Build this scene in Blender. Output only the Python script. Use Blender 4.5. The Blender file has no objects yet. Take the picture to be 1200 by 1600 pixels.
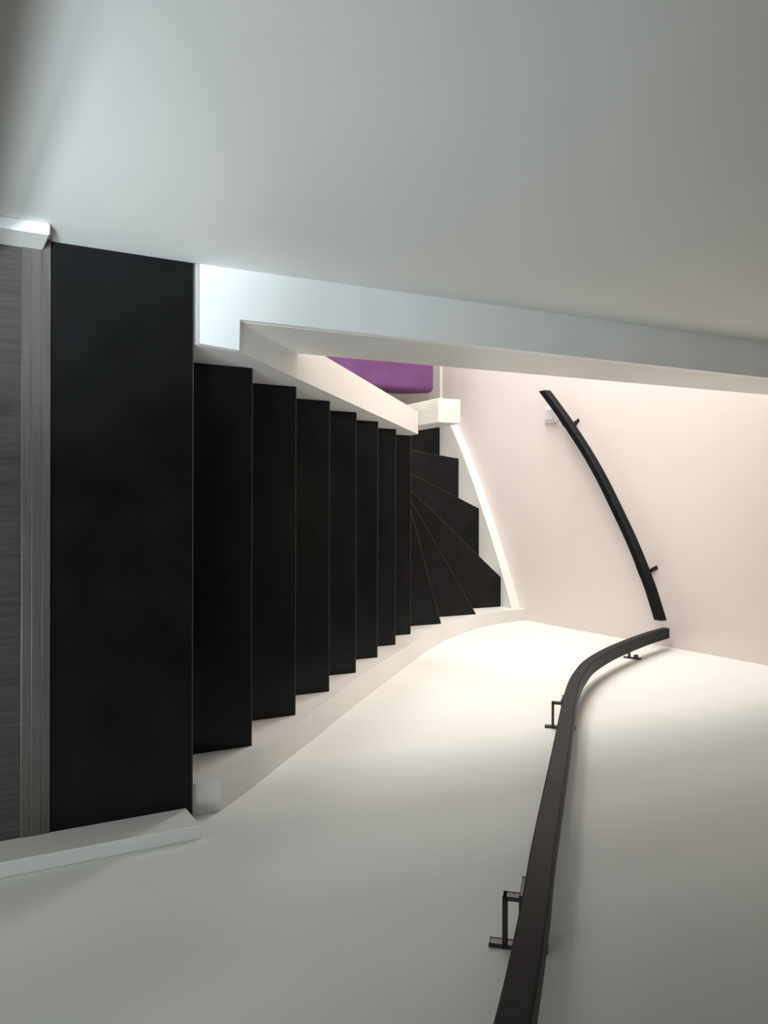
import bpy, bmesh, math, random
from mathutils import Vector, Matrix

S = bpy.context.scene
COL = S.collection

# ------------------------------------------------------------------ camera
FPX, PITCH, YAW, ROLL = 1269.75, math.radians(60.7125), math.radians(0.3296), math.radians(0.4579)
CAM = Vector((0.0, -0.4062, 1.4141))
fw = Vector((math.sin(YAW)*math.cos(PITCH), math.cos(YAW)*math.cos(PITCH), -math.sin(PITCH)))
rt = Vector((math.cos(YAW), -math.sin(YAW), 0.0))
up = rt.cross(fw)
R2 = rt*math.cos(ROLL) + up*math.sin(ROLL)
U2 = up*math.cos(ROLL) - rt*math.sin(ROLL)
cd = bpy.data.cameras.new('camera')
cam = bpy.data.objects.new('camera', cd)
COL.objects.link(cam)
cx, cy, cz = U2, -R2, -fw            # the phone was held on its side: picture right is world up
cam.matrix_world = Matrix(((cx.x, cy.x, cz.x, CAM.x), (cx.y, cy.y, cz.y, CAM.y), (cx.z, cy.z, cz.z, CAM.z), (0, 0, 0, 1)))
cd.sensor_fit = 'AUTO'; cd.sensor_width = 36.0; cd.lens = FPX*36.0/1600.0
cd.clip_start = 0.02; cd.clip_end = 50
S.camera = cam

# ------------------------------------------------------------------ world, lights, exposure
W = bpy.data.worlds.new('world'); S.world = W; W.use_nodes = True
bg = W.node_tree.nodes['Background']; bg.inputs[0].default_value = (0.75, 0.85, 1.0, 1); bg.inputs[1].default_value = 0.0

def area(name, loc, target, sx, sy, power, col, spread=math.pi):
    l = bpy.data.lights.new(name, 'AREA'); l.shape = 'RECTANGLE'; l.size = sx; l.size_y = sy
    l.energy = power; l.color = col; l.spread = spread
    o = bpy.data.objects.new(name, l); COL.objects.link(o); o.location = loc
    o.rotation_euler = (Vector(target)-Vector(loc)).to_track_quat('-Z', 'Y').to_euler()
    return o
area('landing_window_light', (0.12, -1.5, 0.6), (0.12, 0.0, 0.6), 0.6, 1.0, 6.5, (0.97, 1.0, 0.99))
# added beam imitating doorway daylight, falling low on the left wall
area('side_beam_fill', (0.42, -1.0, 1.45), (-0.43, 0.05, -0.1), 0.3, 0.5, 3.6, (0.80, 0.90, 1.0), math.radians(68))
# narrow beam added to brighten the left edge of the landing
area('left_edge_beam_fill', (0.10, -1.0, 2.15), (-0.45, -0.22, 0.0), 0.10, 0.10, 0.7, (0.84, 0.94, 1.0), math.radians(19))
# faint fill added high in the stairwell to lift its walls
area('stairwell_fill', (0.05, 1.75, 2.42), (0.05, 1.75, 0), 0.8, 0.7, 1.2, (1.0, 0.97, 0.75))
# ceiling lamp and window of the room below, plus added fills
area('room_ceiling_light', (-1.15, 1.1, -0.34), (0.2, 1.3, -1.5), 0.35, 0.35, 6, (1.0, 0.62, 0.50))
area('room_overhead_fill', (-1.6, 0.9, -0.28), (-1.6, 0.9, -2.0), 1.8, 1.6, 12, (1.0, 0.90, 0.72))  # broad soft fill added under the lower ceiling
area('room_window_light', (-3.3, 0.8, -1.55), (0.5, 0.8, -1.55), 2.4, 2.1, 16, (1.0, 0.97, 0.86))
area('room_side_fill', (-2.4, 0.9, -0.8), (0.5, 0.9, -1.2), 1.6, 0.8, 48, (1.0, 0.96, 0.94))  # added fill that strengthens the window light
area('room_low_fill', (-2.2, 1.7, -2.2), (0.5, 1.0, -0.4), 0.4, 0.4, 22, (1.0, 0.97, 0.95))  # added low fill, lifts the upper part of the right wall
area('far_corner_fill', (-2.1, 1.95, -1.45), (0.5, 0.15, -0.02), 0.3, 0.3, 14, (1.0, 0.98, 0.96))  # added fill aimed at the right wall beside the landing
S.view_settings.view_transform = 'Standard'; S.view_settings.look = 'None'
S.view_settings.gamma = 1.0; S.view_settings.use_curve_mapping = False
S.view_settings.exposure = 0.0

# ------------------------------------------------------------------ materials
def mat(name, col, rough=0.5, spec=0.5, var=0.0, scale=(8, 8, 8), bump=0.0, bscale=60, detail=5, coat=0.0, col2=None, pos=(0.35, 0.65)):
    m = bpy.data.materials.new(name); m.use_nodes = True
    n, l = m.node_tree.nodes, m.node_tree.links
    b = n['Principled BSDF']
    b.inputs['Base Color'].default_value = (*col, 1)
    b.inputs['Roughness'].default_value = rough
    b.inputs['Specular IOR Level'].default_value = spec
    b.inputs['Coat Weight'].default_value = coat
    tc = n.new('ShaderNodeTexCoord')
    if col2 is not None:
        mp = n.new('ShaderNodeMapping'); mp.inputs['Scale'].default_value = scale
        l.new(tc.outputs['Object'], mp.inputs[0])
        nz = n.new('ShaderNodeTexNoise'); nz.inputs['Scale'].default_value = 1.0; nz.inputs['Detail'].default_value = detail
        l.new(mp.outputs[0], nz.inputs['Vector'])
        r = n.new('ShaderNodeValToRGB')
        r.color_ramp.elements[0].position = pos[0]; r.color_ramp.elements[0].color = (*col, 1)
        r.color_ramp.elements[1].position = pos[1]; r.color_ramp.elements[1].color = (*col2, 1)
        l.new(nz.outputs['Fac'], r.inputs[0]); l.new(r.outputs[0], b.inputs['Base Color'])
    if bump:
        nb = n.new('ShaderNodeTexNoise'); nb.inputs['Scale'].default_value = bscale; nb.inputs['Detail'].default_value = 4
        l.new(tc.outputs['Object'], nb.inputs['Vector'])
        bp = n.new('ShaderNodeBump'); bp.inputs['Strength'].default_value = bump; bp.inputs['Distance'].default_value = 0.002
        l.new(nb.outputs['Fac'], bp.inputs['Height']); l.new(bp.outputs[0], b.inputs['Normal'])
    return m
M = {}
M['wall'] = mat('wall_paint', (0.70, 0.71, 0.68), 0.75, 0.3, col2=(0.72, 0.73, 0.70), scale=(3, 3, 3), bump=0.06, bscale=220)
M['wall_warm'] = mat('far_wall_paint', (0.74, 0.68, 0.66), 0.7, 0.3, col2=(0.76, 0.70, 0.68), scale=(2, 2, 2), bump=0.05, bscale=220)
M['paint'] = mat('white_gloss_paint', (0.74, 0.74, 0.71), 0.38, 0.5, col2=(0.76, 0.76, 0.73), scale=(2, 9, 2), bump=0.03, bscale=90)
M['ledge'] = mat('bright_white_paint', (0.86, 0.88, 0.87), 0.40, 0.5, col2=(0.88, 0.90, 0.89), scale=(2, 9, 2))
M['tread'] = mat('black_stone_laminate', (0.003, 0.0033, 0.0035), 0.30, 0.20, col2=(0.007, 0.0073, 0.0078), scale=(9, 9, 9), bump=0.12, bscale=130, detail=9)
M['edge'] = mat('tread_edge_grey', (0.030, 0.031, 0.030), 0.45, 0.5, col2=(0.045, 0.046, 0.044), scale=(20, 20, 20))
M['rail'] = mat('black_stained_wood', (0.005, 0.006, 0.007), 0.5, 0.12, col2=(0.009, 0.0105, 0.0115), scale=(60, 6, 60), bump=0.15, bscale=160)
M['metal'] = mat('black_powder_coat', (0.012, 0.011, 0.012), 0.33, 0.6, col2=(0.017, 0.016, 0.017), scale=(30, 30, 30))
M['plastic'] = mat('white_plastic', (0.80, 0.78, 0.77), 0.3, 0.5, col2=(0.82, 0.80, 0.79), scale=(5, 5, 5))
M['purple'] = mat('purple_velour', (0.125, 0.050, 0.138), 0.9, 0.2, col2=(0.16, 0.066, 0.178), scale=(7, 7, 7), bump=0.3, bscale=300)
M['leg'] = mat('dark_leg_wood', (0.03, 0.02, 0.018), 0.5, 0.4, col2=(0.05, 0.035, 0.03), scale=(20, 20, 20))

def wood(name, c1, c2, rough, scale, knot=None):
    m = bpy.data.materials.new(name); m.use_nodes = True
    n, l = m.node_tree.nodes, m.node_tree.links; b = n['Principled BSDF']
    tc = n.new('ShaderNodeTexCoord'); mp = n.new('ShaderNodeMapping'); mp.inputs['Scale'].default_value = scale
    l.new(tc.outputs['Object'], mp.inputs[0])
    n1 = n.new('ShaderNodeTexNoise'); n1.inputs['Scale'].default_value = 1; n1.inputs['Detail'].default_value = 8
    n1.inputs['Roughness'].default_value = 0.65; n1.inputs['Distortion'].default_value = 0.6
    l.new(mp.outputs[0], n1.inputs['Vector'])
    n2 = n.new('ShaderNodeTexNoise'); n2.inputs['Scale'].default_value = 5.0; n2.inputs['Detail'].default_value = 3
    l.new(tc.outputs['Object'], n2.inputs['Vector'])
    mx = n.new('ShaderNodeMath'); mx.operation = 'MULTIPLY_ADD'; mx.inputs[1].default_value = 0.65
    l.new(n1.outputs['Fac'], mx.inputs[0])
    m2 = n.new('ShaderNodeMath'); m2.operation = 'MULTIPLY'; m2.inputs[1].default_value = 0.35
    l.new(n2.outputs['Fac'], m2.inputs[0]); l.new(m2.outputs[0], mx.inputs[2])
    r = n.new('ShaderNodeValToRGB'); r.color_ramp.elements[0].position = 0.36; r.color_ramp.elements[0].color = (*c1, 1)
    r.color_ramp.elements[1].position = 0.64; r.color_ramp.elements[1].color = (*c2, 1)
    fac = mx.outputs[0]
    if knot:
        kd = n.new('ShaderNodeVectorMath'); kd.operation = 'SUBTRACT'; kd.inputs[1].default_value = knot
        l.new(tc.outputs['Object'], kd.inputs[0])
        ks = n.new('ShaderNodeVectorMath'); ks.operation = 'MULTIPLY'; ks.inputs[1].default_value = (1/0.020, 1/0.030, 0)
        l.new(kd.outputs[0], ks.inputs[0])
        kl = n.new('ShaderNodeVectorMath'); kl.operation = 'LENGTH'; l.new(ks.outputs[0], kl.inputs[0])
        km = n.new('ShaderNodeMapRange'); km.inputs['From Min'].default_value = 0.2; km.inputs['From Max'].default_value = 1.3
        km.inputs['To Min'].default_value = -0.16; km.inputs['To Max'].default_value = 0.0
        l.new(kl.outputs['Value'], km.inputs['Value'])
        ka = n.new('ShaderNodeMath'); l.new(fac, ka.inputs[0]); l.new(km.outputs[0], ka.inputs[1]); fac = ka.outputs[0]
    l.new(fac, r.inputs[0]); l.new(r.outputs[0], b.inputs['Base Color'])
    b.inputs['Roughness'].default_value = rough
    bp = n.new('ShaderNodeBump'); bp.inputs['Strength'].default_value = 0.25; bp.inputs['Distance'].default_value = 0.001
    l.new(n1.outputs['Fac'], bp.inputs['Height']); l.new(bp.outputs[0], b.inputs['Normal'])
    return m
M['laminate'] = wood('grey_oak_laminate', (0.034, 0.031, 0.028), (0.080, 0.074, 0.068), 0.30, (150, 6, 150), (-0.157, -0.305, 0))
M['laminate_light'] = wood('light_grey_oak_laminate', (0.24, 0.215, 0.20), (0.36, 0.33, 0.31), 0.42, (150, 5, 150))
M['ceiling'] = mat('dark_low_bounce', (0.10, 0.09, 0.08), 0.6, 0.3, col2=(0.14, 0.125, 0.11), scale=(20, 2, 20))  # darkened to cut bounce light and reflections in the treads
M['strip'] = wood('grey_oak_strip', (0.075, 0.066, 0.060), (0.115, 0.102, 0.094), 0.30, (6, 90, 90))

# ------------------------------------------------------------------ helpers
def obj(name, bm, m, parent=None):
    bmesh.ops.recalc_face_normals(bm, faces=bm.faces)
    me = bpy.data.meshes.new(name); bm.to_mesh(me); bm.free(); me.materials.append(M[m])
    o = bpy.data.objects.new(name, me); COL.objects.link(o)
    if parent is not None: o.parent = parent
    return o
def tag(o, label=None, cat=None, group=None, kind=None):
    if label: o['label'] = label
    if cat: o['category'] = cat
    if group: o['group'] = group
    if kind: o['kind'] = kind
    return o
def bev(bm, w, seg=1):
    if w: bmesh.ops.bevel(bm, geom=list(bm.edges), offset=w, segments=seg, profile=0.5, affect='EDGES', clamp_overlap=True)
    return bm
def box(x0, x1, y0, y1, z0, z1, b=0.0, bm=None, seg=1):
    q = bmesh.new()
    bmesh.ops.create_cube(q, size=1.0)
    for v in q.verts:
        v.co = Vector((x0 if v.co.x < 0 else x1, y0 if v.co.y < 0 else y1, z0 if v.co.z < 0 else z1))
    bev(q, b, seg)
    if bm is None: return q
    me = bpy.data.meshes.new('t'); q.to_mesh(me); q.free(); bm.from_mesh(me); bpy.data.meshes.remove(me)
    return bm
def prism(poly, axis, a, b, bevel=0.0, seg=1):
    """poly: list of 2D points in the two remaining axes (x<y<z order), extruded along axis from a to b."""
    q = bmesh.new()
    def co(p, t):
        return {'x': (t, p[0], p[1]), 'y': (p[0], t, p[1]), 'z': (p[0], p[1], t)}[axis]
    lo = [q.verts.new(co(p, a)) for p in poly]; hi = [q.verts.new(co(p, b)) for p in poly]
    q.faces.new(lo); q.faces.new(list(reversed(hi)))
    n = len(poly)
    for i in range(n): q.faces.new((lo[i], lo[(i+1) % n], hi[(i+1) % n], hi[i]))
    bev(q, bevel, seg)
    return q
def hexa(v8):
    """two quads: bottom four and top four points in the same order"""
    q = bmesh.new(); vs = [q.verts.new(v) for v in v8]
    for f in ((3, 2, 1, 0), (4, 5, 6, 7), (0, 1, 5, 4), (1, 2, 6, 5), (2, 3, 7, 6), (3, 0, 4, 7)): q.faces.new([vs[i] for i in f])
    return q
def smooth_path(pts, n=6):
    out = []
    P = [Vector(p) for p in pts]
    for i in range(len(P)-1):
        p0, p1, p2, p3 = P[max(i-1, 0)], P[i], P[i+1], P[min(i+2, len(P)-1)]
        for k in range(n):
            t = k/n
            out.append(0.5*((2*p1)+(-p0+p2)*t+(2*p0-5*p1+4*p2-p3)*t*t+(-p0+3*p1-3*p2+p3)*t**3))
    out.append(P[-1]); return out
def sweep(path, side, w, h, b=0.004):
    """rectangular bar along path; side = horizontal unit vector across it; plumb-cut ends"""
    q = bmesh.new(); rings = []
    n = len(path)
    for i, p in enumerate(path):
        t = (path[min(i+1, n-1)]-path[max(i-1, 0)]).normalized()
        nn = side.cross(t).normalized()
        if nn.z < 0: nn = -nn
        if i in (0, n-1): nn = Vector((0, 0, 1))/max(nn.z, 0.3)
        hw, hh = w/2, h/2
        prof = [(-hw+b, -hh), (hw-b, -hh), (hw, -hh+b), (hw, hh-b), (hw-b, hh), (-hw+b, hh), (-hw, hh-b), (-hw, -hh+b)]
        rings.append([q.verts.new(p+side*u+nn*v) for u, v in prof])
    for a, c in zip(rings, rings[1:]):
        for j in range(8): q.faces.new((a[j], a[(j+1) % 8], c[(j+1) % 8], c[j]))
    q.faces.new(rings[0]); q.faces.new(list(reversed(rings[-1])))
    return q

RISE, GO = 0.19, 0.1791
XL, XR = -0.2928, 0.4912            # inner faces of the stringers
XW, YF = 0.5484, 2.189              # right wall, far wall
YIN = 2.1351
ZF = -14*RISE                       # lower floor
TOPZ = 2.45
YB = -2.4                           # wall behind the camera

# ------------------------------------------------------------------ the setting
tag(obj('wall_right', box(XW, XW+0.12, YB, YF+0.12, ZF, TOPZ), 'wall'), 'plain white plastered wall along the right of the stairs', kind='structure')
tag(obj('wall_far', box(-3.6, XW, YF, YF+0.12, ZF, TOPZ), 'wall_warm'), 'plain pinkish white wall beyond the turn of the stairs', kind='structure')
q = hexa([(-0.60, YB, -0.25), (-0.434, YB, -0.25), (-0.434, 0.0, -0.25), (-0.60, 0.0, -0.25),
          (-0.60, YB, TOPZ), (-0.434, YB, TOPZ), (-0.434, 0.0, TOPZ), (-0.60, 0.0, TOPZ)])
me = bpy.data.meshes.new('t')
q2 = hexa([(-0.60, 0.0, -0.002), (-0.434, 0.0, -0.002), (-0.464, YF, -0.002), (-0.60, YF, -0.002),
           (-0.60, 0.0, TOPZ), (-0.434, 0.0, TOPZ), (-0.464, YF, TOPZ), (-0.60, YF, TOPZ)])
q2.to_mesh(me); q2.free(); q.from_mesh(me)
tag(obj('wall_left', q, 'wall'), 'plain pale grey wall along the left of the landing and stairwell', kind='structure')
tag(obj('wall_back', box(-0.434, XW, YB-0.1, YB, -0.25, TOPZ), 'wall'), kind='structure')
tag(obj('wall_lower_back', box(-3.6, XW, YB-0.1, YB, ZF, -0.25), 'wall'), kind='structure')
tag(obj('wall_lower_left', box(-3.7, -3.6, YB-0.1, YF+0.12, ZF, 0.0), 'wall'), kind='structure')
tag(obj('ceiling', box(-0.60, XW, YB, YF, TOPZ, TOPZ+0.1), 'ceiling'), kind='structure')
tag(obj('ceiling_lower', box(-3.6, -0.3825, 0.09, YF, -0.245, -0.03), 'wall'), kind='structure')
q = box(-3.6, -0.60, YB, 0.09, -0.25, -0.03)
tag(obj('ceiling_lower', q, 'wall'), kind='structure')
# landing floor of grey oak laminate, and the floor of the room below
tag(obj('floor', box(-0.434, XW, YB, -0.2770, -0.25, 0.0), 'laminate'), 'grey oak laminate floor of the landing', kind='structure')
tag(obj('floor_lower', box(-3.6, XW, YB, YF, ZF-0.1, ZF), 'laminate_light'), 'grey oak laminate floor of the room below', kind='structure')
# ledge round the stairwell opening and its vertical fascia
q = prism([(-0.50, 0.013), (-0.2935, 0.013), (-0.2885, 0.0865), (-0.3455, 0.0865), (-0.3675, YF), (-0.50, YF)], 'z', -0.024, -0.002, 0.0006)
tag(obj('trim_1', q, 'ledge'), 'white painted ledge between the left wall and the stairwell opening', kind='structure')
q = hexa([(-0.3815, 0.0865, -0.275), (-0.3465, 0.0865, -0.275), (-0.3685, YF, -0.222), (-0.40, YF, -0.222),
          (-0.3815, 0.0865, -0.0245), (-0.3465, 0.0865, -0.0245), (-0.3685, YF, -0.0245), (-0.40, YF, -0.0245)])
tag(obj('trim_2', q, 'paint'), 'off-white fascia board lining the left side of the stairwell opening', kind='structure')
tag(obj('trim_3', box(-0.52, -0.2935, 0.0020, 0.0128, -0.2, -0.016), 'paint'), 'narrow recessed strip between black landing tread and white ledge', kind='structure')
tag(obj('shading_jamb', box(-0.434, -0.352, -0.50, -0.385, 0.0, TOPZ), 'ceiling'), kind='structure')  # unseen dark jamb added to shade the near end of the left wall
# baseboards
def board(name, poly_x, y0, y1, h, label, chamfer=0.004):
    return tag(obj(name, box(poly_x[0], poly_x[1], y0, y1, 0.0005, h, 0.002), 'paint'), label, kind='structure')
board('baseboard_left', (-0.434, -0.4160), -0.385, -0.2450, 0.087, 'white baseboard at the foot of the left wall, ending at the black landing tread')
q = prism([(0.5247, YB), (0.5484, YB), (0.5484, -0.0105), (0.5247, -0.0105)], 'z', 0.0005, 0.089, 0.0015)
tag(obj('baseboard_right', q, 'paint'), 'white baseboard at the foot of the right wall, ending at the top of the stairs', kind='structure')
q = box(-3.6, -0.53, YF-0.015, YF, ZF, ZF+0.135, 0.004)
tag(obj('baseboard_far', q, 'paint'), 'white baseboard of the room below along the pinkish far wall', kind='structure')

# ------------------------------------------------------------------ transition strip between laminate and stairs
t = bpy.data.objects.new('transition_strip', None); COL.objects.link(t); t.location = (0.05, -0.255, 0)
tag(t, 'grey wood-look grooved transition strip between the laminate and the black landing tread', 'floor strip')
def strip_part(name, y0, y1, z1, b):
    o = obj(name, box(-0.434-0.05, 0.5247-0.05, y0+0.255, y1+0.255, 0.0003, z1, b, seg=2), 'strip', t); return o
strip_part('base_plate', -0.2770, -0.2335, 0.0025, 0.0008)
strip_part('ridge', -0.2768, -0.2620, 0.0052, 0.0012)
strip_part('ridge', -0.2625, -0.2475, 0.0060, 0.0012)
strip_part('ridge', -0.2480, -0.2336, 0.0050, 0.0012)

# ------------------------------------------------------------------ staircase
st = bpy.data.objects.new('staircase', None); COL.objects.link(st); st.location = (0, 0, 0)
tag(st, 'winding staircase with black treads and white painted stringers going down from the landing', 'staircase')
TH = 0.038
def tread(poly, z, e0, e1, label=None):
    """poly plan, z top; front edge from e0 to e1 gets a thin lighter strip as a sub-part"""
    o = obj('tread', prism(poly, 'z', z-TH, z, 0.0012), 'tread', st)
    if label: o['label'] = label
    a, b = Vector((*e0, 0)), Vector((*e1, 0)); d = (b-a).normalized(); nrm = Vector((d.y, -d.x, 0))
    c = sum((Vector((*p, 0)) for p in poly), Vector())/len(poly)
    if (a-c).dot(nrm) < 0: nrm = -nrm
    w = 0.0016
    q = prism([tuple((a+nrm*w).xy), tuple((b+nrm*w).xy), tuple((b-nrm*0.0003).xy), tuple((a-nrm*0.0003).xy)], 'z', z-TH+0.002, z-0.0004)
    obj('edge_strip', q, 'edge', o)  # slightly lighter line along the front edge
    return o
# landing tread
tread([(-0.4334, -0.2330), (0.5478, -0.2330), (0.5478, 0.0), (-0.4334, 0.0)], 0.0, (-0.4334, 0.0), (0.5478, 0.0), 'wide black landing tread at the head of the stairs')
obj('riser', box(XL-0.02, XR+0.02, -0.035, -0.02, -RISE, -TH), 'paint', st)
for k in range(1, 8):
    y1 = k*GO; y0 = (k-1)*GO-0.022
    tread([(XL-0.012, y0), (XR+0.012, y0), (XR+0.012, y1), (XL-0.012, y1)], -k*RISE, (XL, y1), (XR, y1))
    obj('riser', box(XL-0.012, XR+0.012, y1-0.035, y1-0.021, -(k+1)*RISE, -k*RISE-TH), 'paint', st)
# winders: front-edge lines from the newel outward
I = {7: (XL-0.012, 7*GO), 8: (-0.300, 1.276), 9: (-0.300, 1.311), 10: (-0.310, 1.334), 11: (-0.3005, 1.432), 12: (-0.3560, 1.470), 13: (-0.490, 1.470)}
E = {7: (XR+0.012, 7*GO), 8: (XR+0.012, 1.5265), 9: (XR+0.012, 1.852), 10: (0.3556, 2.150), 11: (-0.0003, 2.150), 12: (-0.2790, 2.150), 13: (-0.490, 2.150)}
CR = (XR+0.012, 2.150)
def back(p, q_, d=0.022):           # shift an edge backwards under the tread above
    a, b = Vector(p), Vector(q_); n = (b-a).normalized(); n = Vector((n.y, -n.x))
    return tuple(a+n*d), tuple(b+n*d)
for k in range(8, 14):
    bi, be = back(I[k-1], E[k-1])
    if k == 8: bi, be = (I[7][0], I[7][1]-0.022), (E[7][0], E[7][1]-0.022)
    poly = [bi, be] + ([CR] if k == 10 else []) + [E[k], I[k]]
    if k == 10: poly = [bi, (CR[0], be[1]), CR, E[k], I[k]]
    elif k == 9: poly = [bi, (CR[0], be[1]), E[k], I[k]]
    elif k > 10: poly = [bi, (be[0], 2.150), E[k], I[k]]
    if k == 12: poly = [bi, (be[0], 2.150), E[k], I[k], (-0.3335, 1.43)]
    tread(poly, -k*RISE, I[k], E[k], 'tapered black winder tread in the turn of the stairs')
    a, b = Vector(I[k]), Vector(E[k]); n = (b-a).normalized(); n = Vector((n.y, -n.x))
    q = prism([tuple(a+n*0.022), tuple(b+n*0.022), tuple(b+n*0.036), tuple(a+n*0.036)], 'z', max(-(k+1)*RISE, ZF), -k*RISE-TH)
    obj('riser', q, 'paint', st)

# right stringer: flat start, slope, then a curve that levels out into the corner
prof = [(0.0015, -0.0165), (0.0585, -0.0165), (0.1655, -0.1270), (0.3252, -0.3000), (0.5012, -0.4890), (0.699, -0.7020), (0.895, -0.8980), (1.1328, -1.1300), (1.28, -1.2720),
        (1.4157, -1.3930), (1.55, -1.507), (1.6889, -1.6030), (1.80, -1.6640), (1.9138, -1.7120), (2.01, -1.7420), (2.0998, -1.7590), (YF-0.0006, -1.7680)]
outp = [(0.0015, -0.0165), (0.0575, -0.0160), (0.1639, -0.1203), (0.3121, -0.2730), (0.4758, -0.4400), (0.6601, -0.6330), (0.8487, -0.8220), (1.0906, -1.0660), (1.23, -1.2020),
        (1.3705, -1.3310), (1.51, -1.449), (1.6439, -1.5460), (1.77, -1.628), (1.898, -1.6960), (2.00, -1.7360), (2.09, -1.7600), (YF-0.0006, -1.7700)]
def ribbon(inner, outer, drop, axis):
    """board whose top runs through inner/outer polylines of 3D points; bottom is drop below, at constant plan position"""
    q = bmesh.new(); rings = []
    for a, b in zip(inner, outer):
        rings.append([q.verts.new(a), q.verts.new(b), q.verts.new((b[0], b[1], b[2]-drop)), q.verts.new((a[0], a[1], a[2]-drop))])
    for r, s in zip(rings, rings[1:]):
        for j in range(4): q.faces.new((r[j], r[(j+1) % 4], s[(j+1) % 4], s[j]))
    q.faces.new(rings[0]); q.faces.new(list(reversed(rings[-1])))
    return q
def dense(pts, n=4):
    return smooth_path(pts, n)
inn = [Vector((XR, *prof[0])), Vector((XR, *prof[1]))] + dense([(XR, y, z) for y, z in prof[2:]])
# straight from the plumb corner down the slope, smoothed only through the curve
out = [Vector((XW-0.0005, *outp[0])), Vector((XW-0.0005, *outp[1]))] + dense([(XW-0.0005, y, z) for y, z in outp[2:]])
q = ribbon(inn, out, 0.40, 'x')
o = obj('stringer', q, 'paint', st); o['label'] = 'white stringer against the right wall, curving level at the bottom'
# left stringer, straight
zt = lambda y: -0.024-1.0705*(y-0.0865)
ye = 1.2487
o = obj('stringer', prism([(0.0865, -0.0245), (0.0865, zt(0.0865)-0.001), (ye, zt(ye)), (ye, -1.395), (1.15, -1.395), (0.0, -0.20-0.02), (0.0, -0.0245)], 'x', -0.380, XL, 0.0012), 'paint', st)
o['label'] = 'white stringer on the open left side of the stairs'
# far stringer, under the winders along the far wall
ft = [(XW-0.0006, -1.7900), (0.4949, -1.8080), (0.4431, -1.832), (0.2712, -1.9140), (0.0638, -2.0240), (-0.1397, -2.1390), (-0.3319, -2.2590), (-0.4704, -2.3600), (-0.525, -2.402)]
q = ribbon([Vector((x, YIN, z)) for x, z in ft], [Vector((x, YF-0.0005, z)) for x, z in ft], 0.32, 'y')
o = obj('stringer', q, 'paint', st); o['label'] = 'white stringer along the far wall below the winder treads'
# newel post where the stairs turn
o = obj('newel_post', box(-0.4270, -0.3338, 1.2920, 1.3935, ZF, -1.190, 0.003, seg=2), 'paint', st); o['label'] = 'square cream newel post at the turn of the stairs'
# inner stringer below the newel towards the room
obj('stringer', prism([(-0.4275, -1.95), (-0.4275, -2.45), (-0.56, -2.62), (-0.62, ZF), (-0.62, -2.22)], 'y', 1.325, 1.375, 0.001), 'paint', st)

# ------------------------------------------------------------------ handrails
# right wall rail
Xc = 0.485
path = [(-0.30, 1.168), (-0.12, 0.984), (0.04, 0.823+0.022), (0.2194, 0.6437+0.022), (0.3555, 0.5010+0.022), (0.684, 0.166+0.022), (0.885, -0.039+0.021), (1.036, -0.1914+0.021), (1.150, -0.300+0.0205),
        (1.241, -0.3790+0.020), (1.381, -0.4900+0.020), (1.567, -0.6060+0.020), (1.751, -0.7010+0.020), (1.974, -0.8030+0.020), (2.1456, -0.867+0.0195)]
P3 = smooth_path([(Xc, y, z) for y, z in path], 6)
hr = bpy.data.objects.new('handrail', None); COL.objects.link(hr); hr.location = (XW, 1.0, 0.0)
tag(hr, 'long black square handrail with a bend, bracketed to the right wall', 'handrail', 'black wall handrails')
def rel(pts, base): return [p-base for p in pts]
obj('rail', sweep(rel(P3, Vector(hr.location)), Vector((1, 0, 0)), 0.040, 0.033, 0.003), 'rail', hr)
def bracket(hr, base, centre, out_dir, t_, gap, off, hh):
    """wall plate, bent flat arm and saddle, square to the rail. centre: rail axis; out_dir: away from wall; t_: rail direction; gap: axis to wall"""
    o_ = Vector(out_dir); t_ = Vector(t_).normalized(); n_ = o_.cross(t_).normalized()
    if n_.z < 0: n_ = -n_
    c0 = Vector(centre)-base-o_*gap            # on the wall, level with the rail axis
    def bar(o0, o1, n0, n1, w, b=0.0008, to=0.0):
        q = bmesh.new(); bmesh.ops.create_cube(q, size=1.0)
        for v in q.verts: v.co = c0+o_*(o0 if v.co.x < 0 else o1)+n_*(n0 if v.co.z < 0 else n1)+t_*(v.co.y*w+to)
        return bev(q, b)
    r = bmesh.new(); nb = -hh-off
    for q in (bar(0.001, gap+0.002, nb-0.004, nb, 0.015), bar(gap-0.002, gap+0.002, nb-0.004, -hh-0.002, 0.015)):
        m_ = bpy.data.meshes.new('t'); q.to_mesh(m_); q.free(); r.from_mesh(m_); bpy.data.meshes.remove(m_)
    arm = obj('bracket', r, 'metal', hr)
    obj('wall_plate', bar(0.0, 0.005, nb-0.021, 0.012, 0.015), 'metal', arm)
    obj('screw', bar(0.004, 0.015, -0.012, 0.000, 0.011), 'metal', arm)
    obj('saddle', bar(gap-0.014, gap+0.014, -hh-0.004, -hh, 0.055), 'metal', arm)
def place_brackets(hr, path, spots, out_dir, gap, hh):
    for u, v, off in spots:
        best = None
        for a, b in zip(path, path[1:]):
            t_ = (b-a).normalized()
            p = Vector((a.x, u, v)) if abs(out_dir[0]) > 0.5 else Vector((u, a.y, v))
            k = max(0.0, min((b-a).length, (p-a).dot(t_))); c = a+t_*k; d = (p-c).length
            if best is None or d < best[0]: best = (d, c, t_)
        bracket(hr, Vector(hr.location), best[1], out_dir, best[2], gap, off, hh)
place_brackets(hr, P3, [(0.228, 0.600, 0.022), (0.965, -0.165, 0.024), (1.864, -0.765, 0.013)], (-1, 0, 0), XW-Xc, 0.0165)
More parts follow.
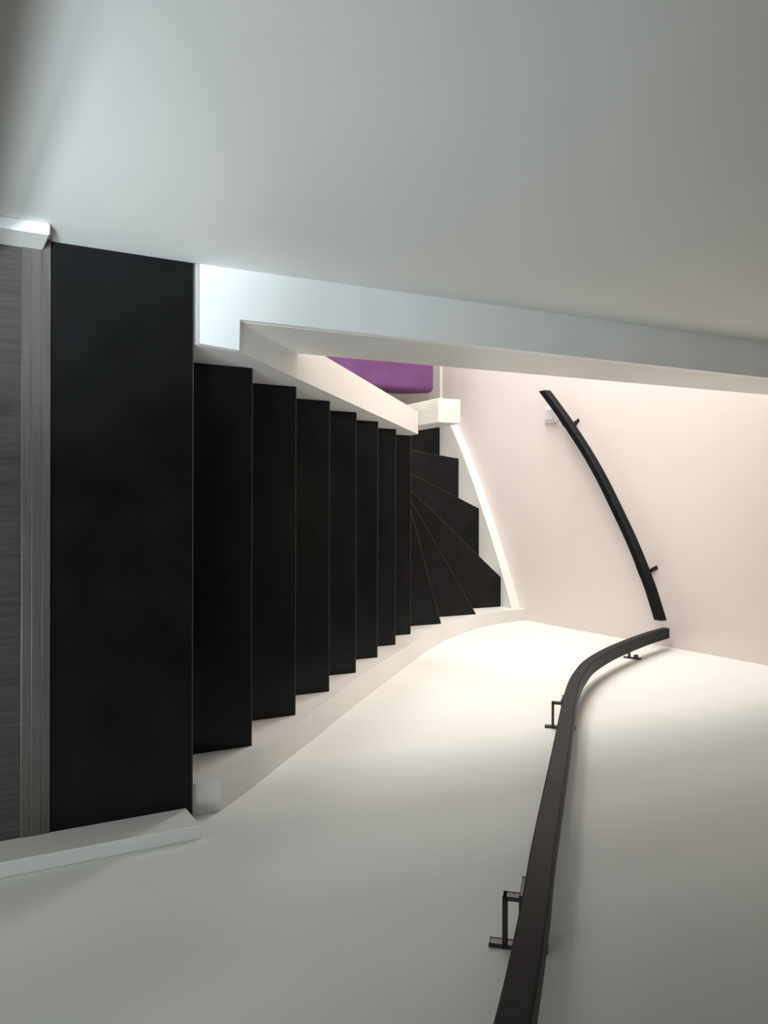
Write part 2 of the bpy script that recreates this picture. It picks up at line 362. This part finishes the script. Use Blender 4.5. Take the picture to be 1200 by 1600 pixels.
# far wall rail
fp = [(-0.560, -1.548), (-0.460, -1.449), (-0.3773, -1.372), (-0.251, -1.262), (-0.1279, -1.168), (0.0113, -1.075), (0.1426, -0.992), (0.2868, -0.914), (0.36, -0.881), (0.4327, -0.851)]
F3 = smooth_path([(x, 2.118, z) for x, z in fp], 6)
h2 = bpy.data.objects.new('handrail', None); COL.objects.link(h2); h2.location = (0.0, YF, -1.1)
tag(h2, 'shorter black square handrail on the pinkish far wall above the winder treads', 'handrail', 'black wall handrails')
obj('rail', sweep(rel(F3, Vector(h2.location)), Vector((0, 1, 0)), 0.038, 0.033, 0.003), 'rail', h2)
place_brackets(h2, F3, [(-0.411, -1.397, 0.010), (0.236, -0.940, 0.010)], (0, -1, 0), YF-2.118, 0.0165)

# ------------------------------------------------------------------ light switch on the far wall
sw = bpy.data.objects.new('light_switch', None); COL.objects.link(sw); sw.location = (-0.456, YF, -1.582)
tag(sw, 'small white square light switch on the pinkish far wall behind the lower handrail end', 'light switch')
obj('switch_plate', box(-0.040, 0.040, -0.010, 0, -0.040, 0.040, 0.003, seg=2), 'plastic', sw)
obj('rocker', box(-0.026, 0.026, -0.015, -0.0095, -0.026, 0.026, 0.002), 'plastic', sw)

# ------------------------------------------------------------------ purple ottoman in the room below
ot = bpy.data.objects.new('ottoman', None); COL.objects.link(ot); ot.location = (-1.0, 1.62, ZF)
tag(ot, 'purple upholstered ottoman on the grey floor of the room below', 'ottoman')
q = box(-0.39, 0.378, -0.55, 0.335, 0.09, 0.42, 0.03, seg=4)
for v in q.verts:                       # sides taper in towards the base
    k = (0.42-v.co.z)/0.33; v.co.x *= 1-0.09*k; v.co.y = v.co.y*(1-0.06*k)
o = obj('cushioned_body', q, 'purple', ot)
for sx in (-1, 1):
    for sy in (-1, 1):
        obj('foot', box(sx*0.29-0.02, sx*0.29+0.02, -0.1+sy*0.34-0.02, -0.1+sy*0.34+0.02, 0, 0.10, 0.003), 'leg', ot)
for o in bpy.data.objects:
    if o.type == 'MESH' and o.name.startswith(('cushioned_body', 'switch_plate')):
        for p in o.data.polygons: p.use_smooth = True
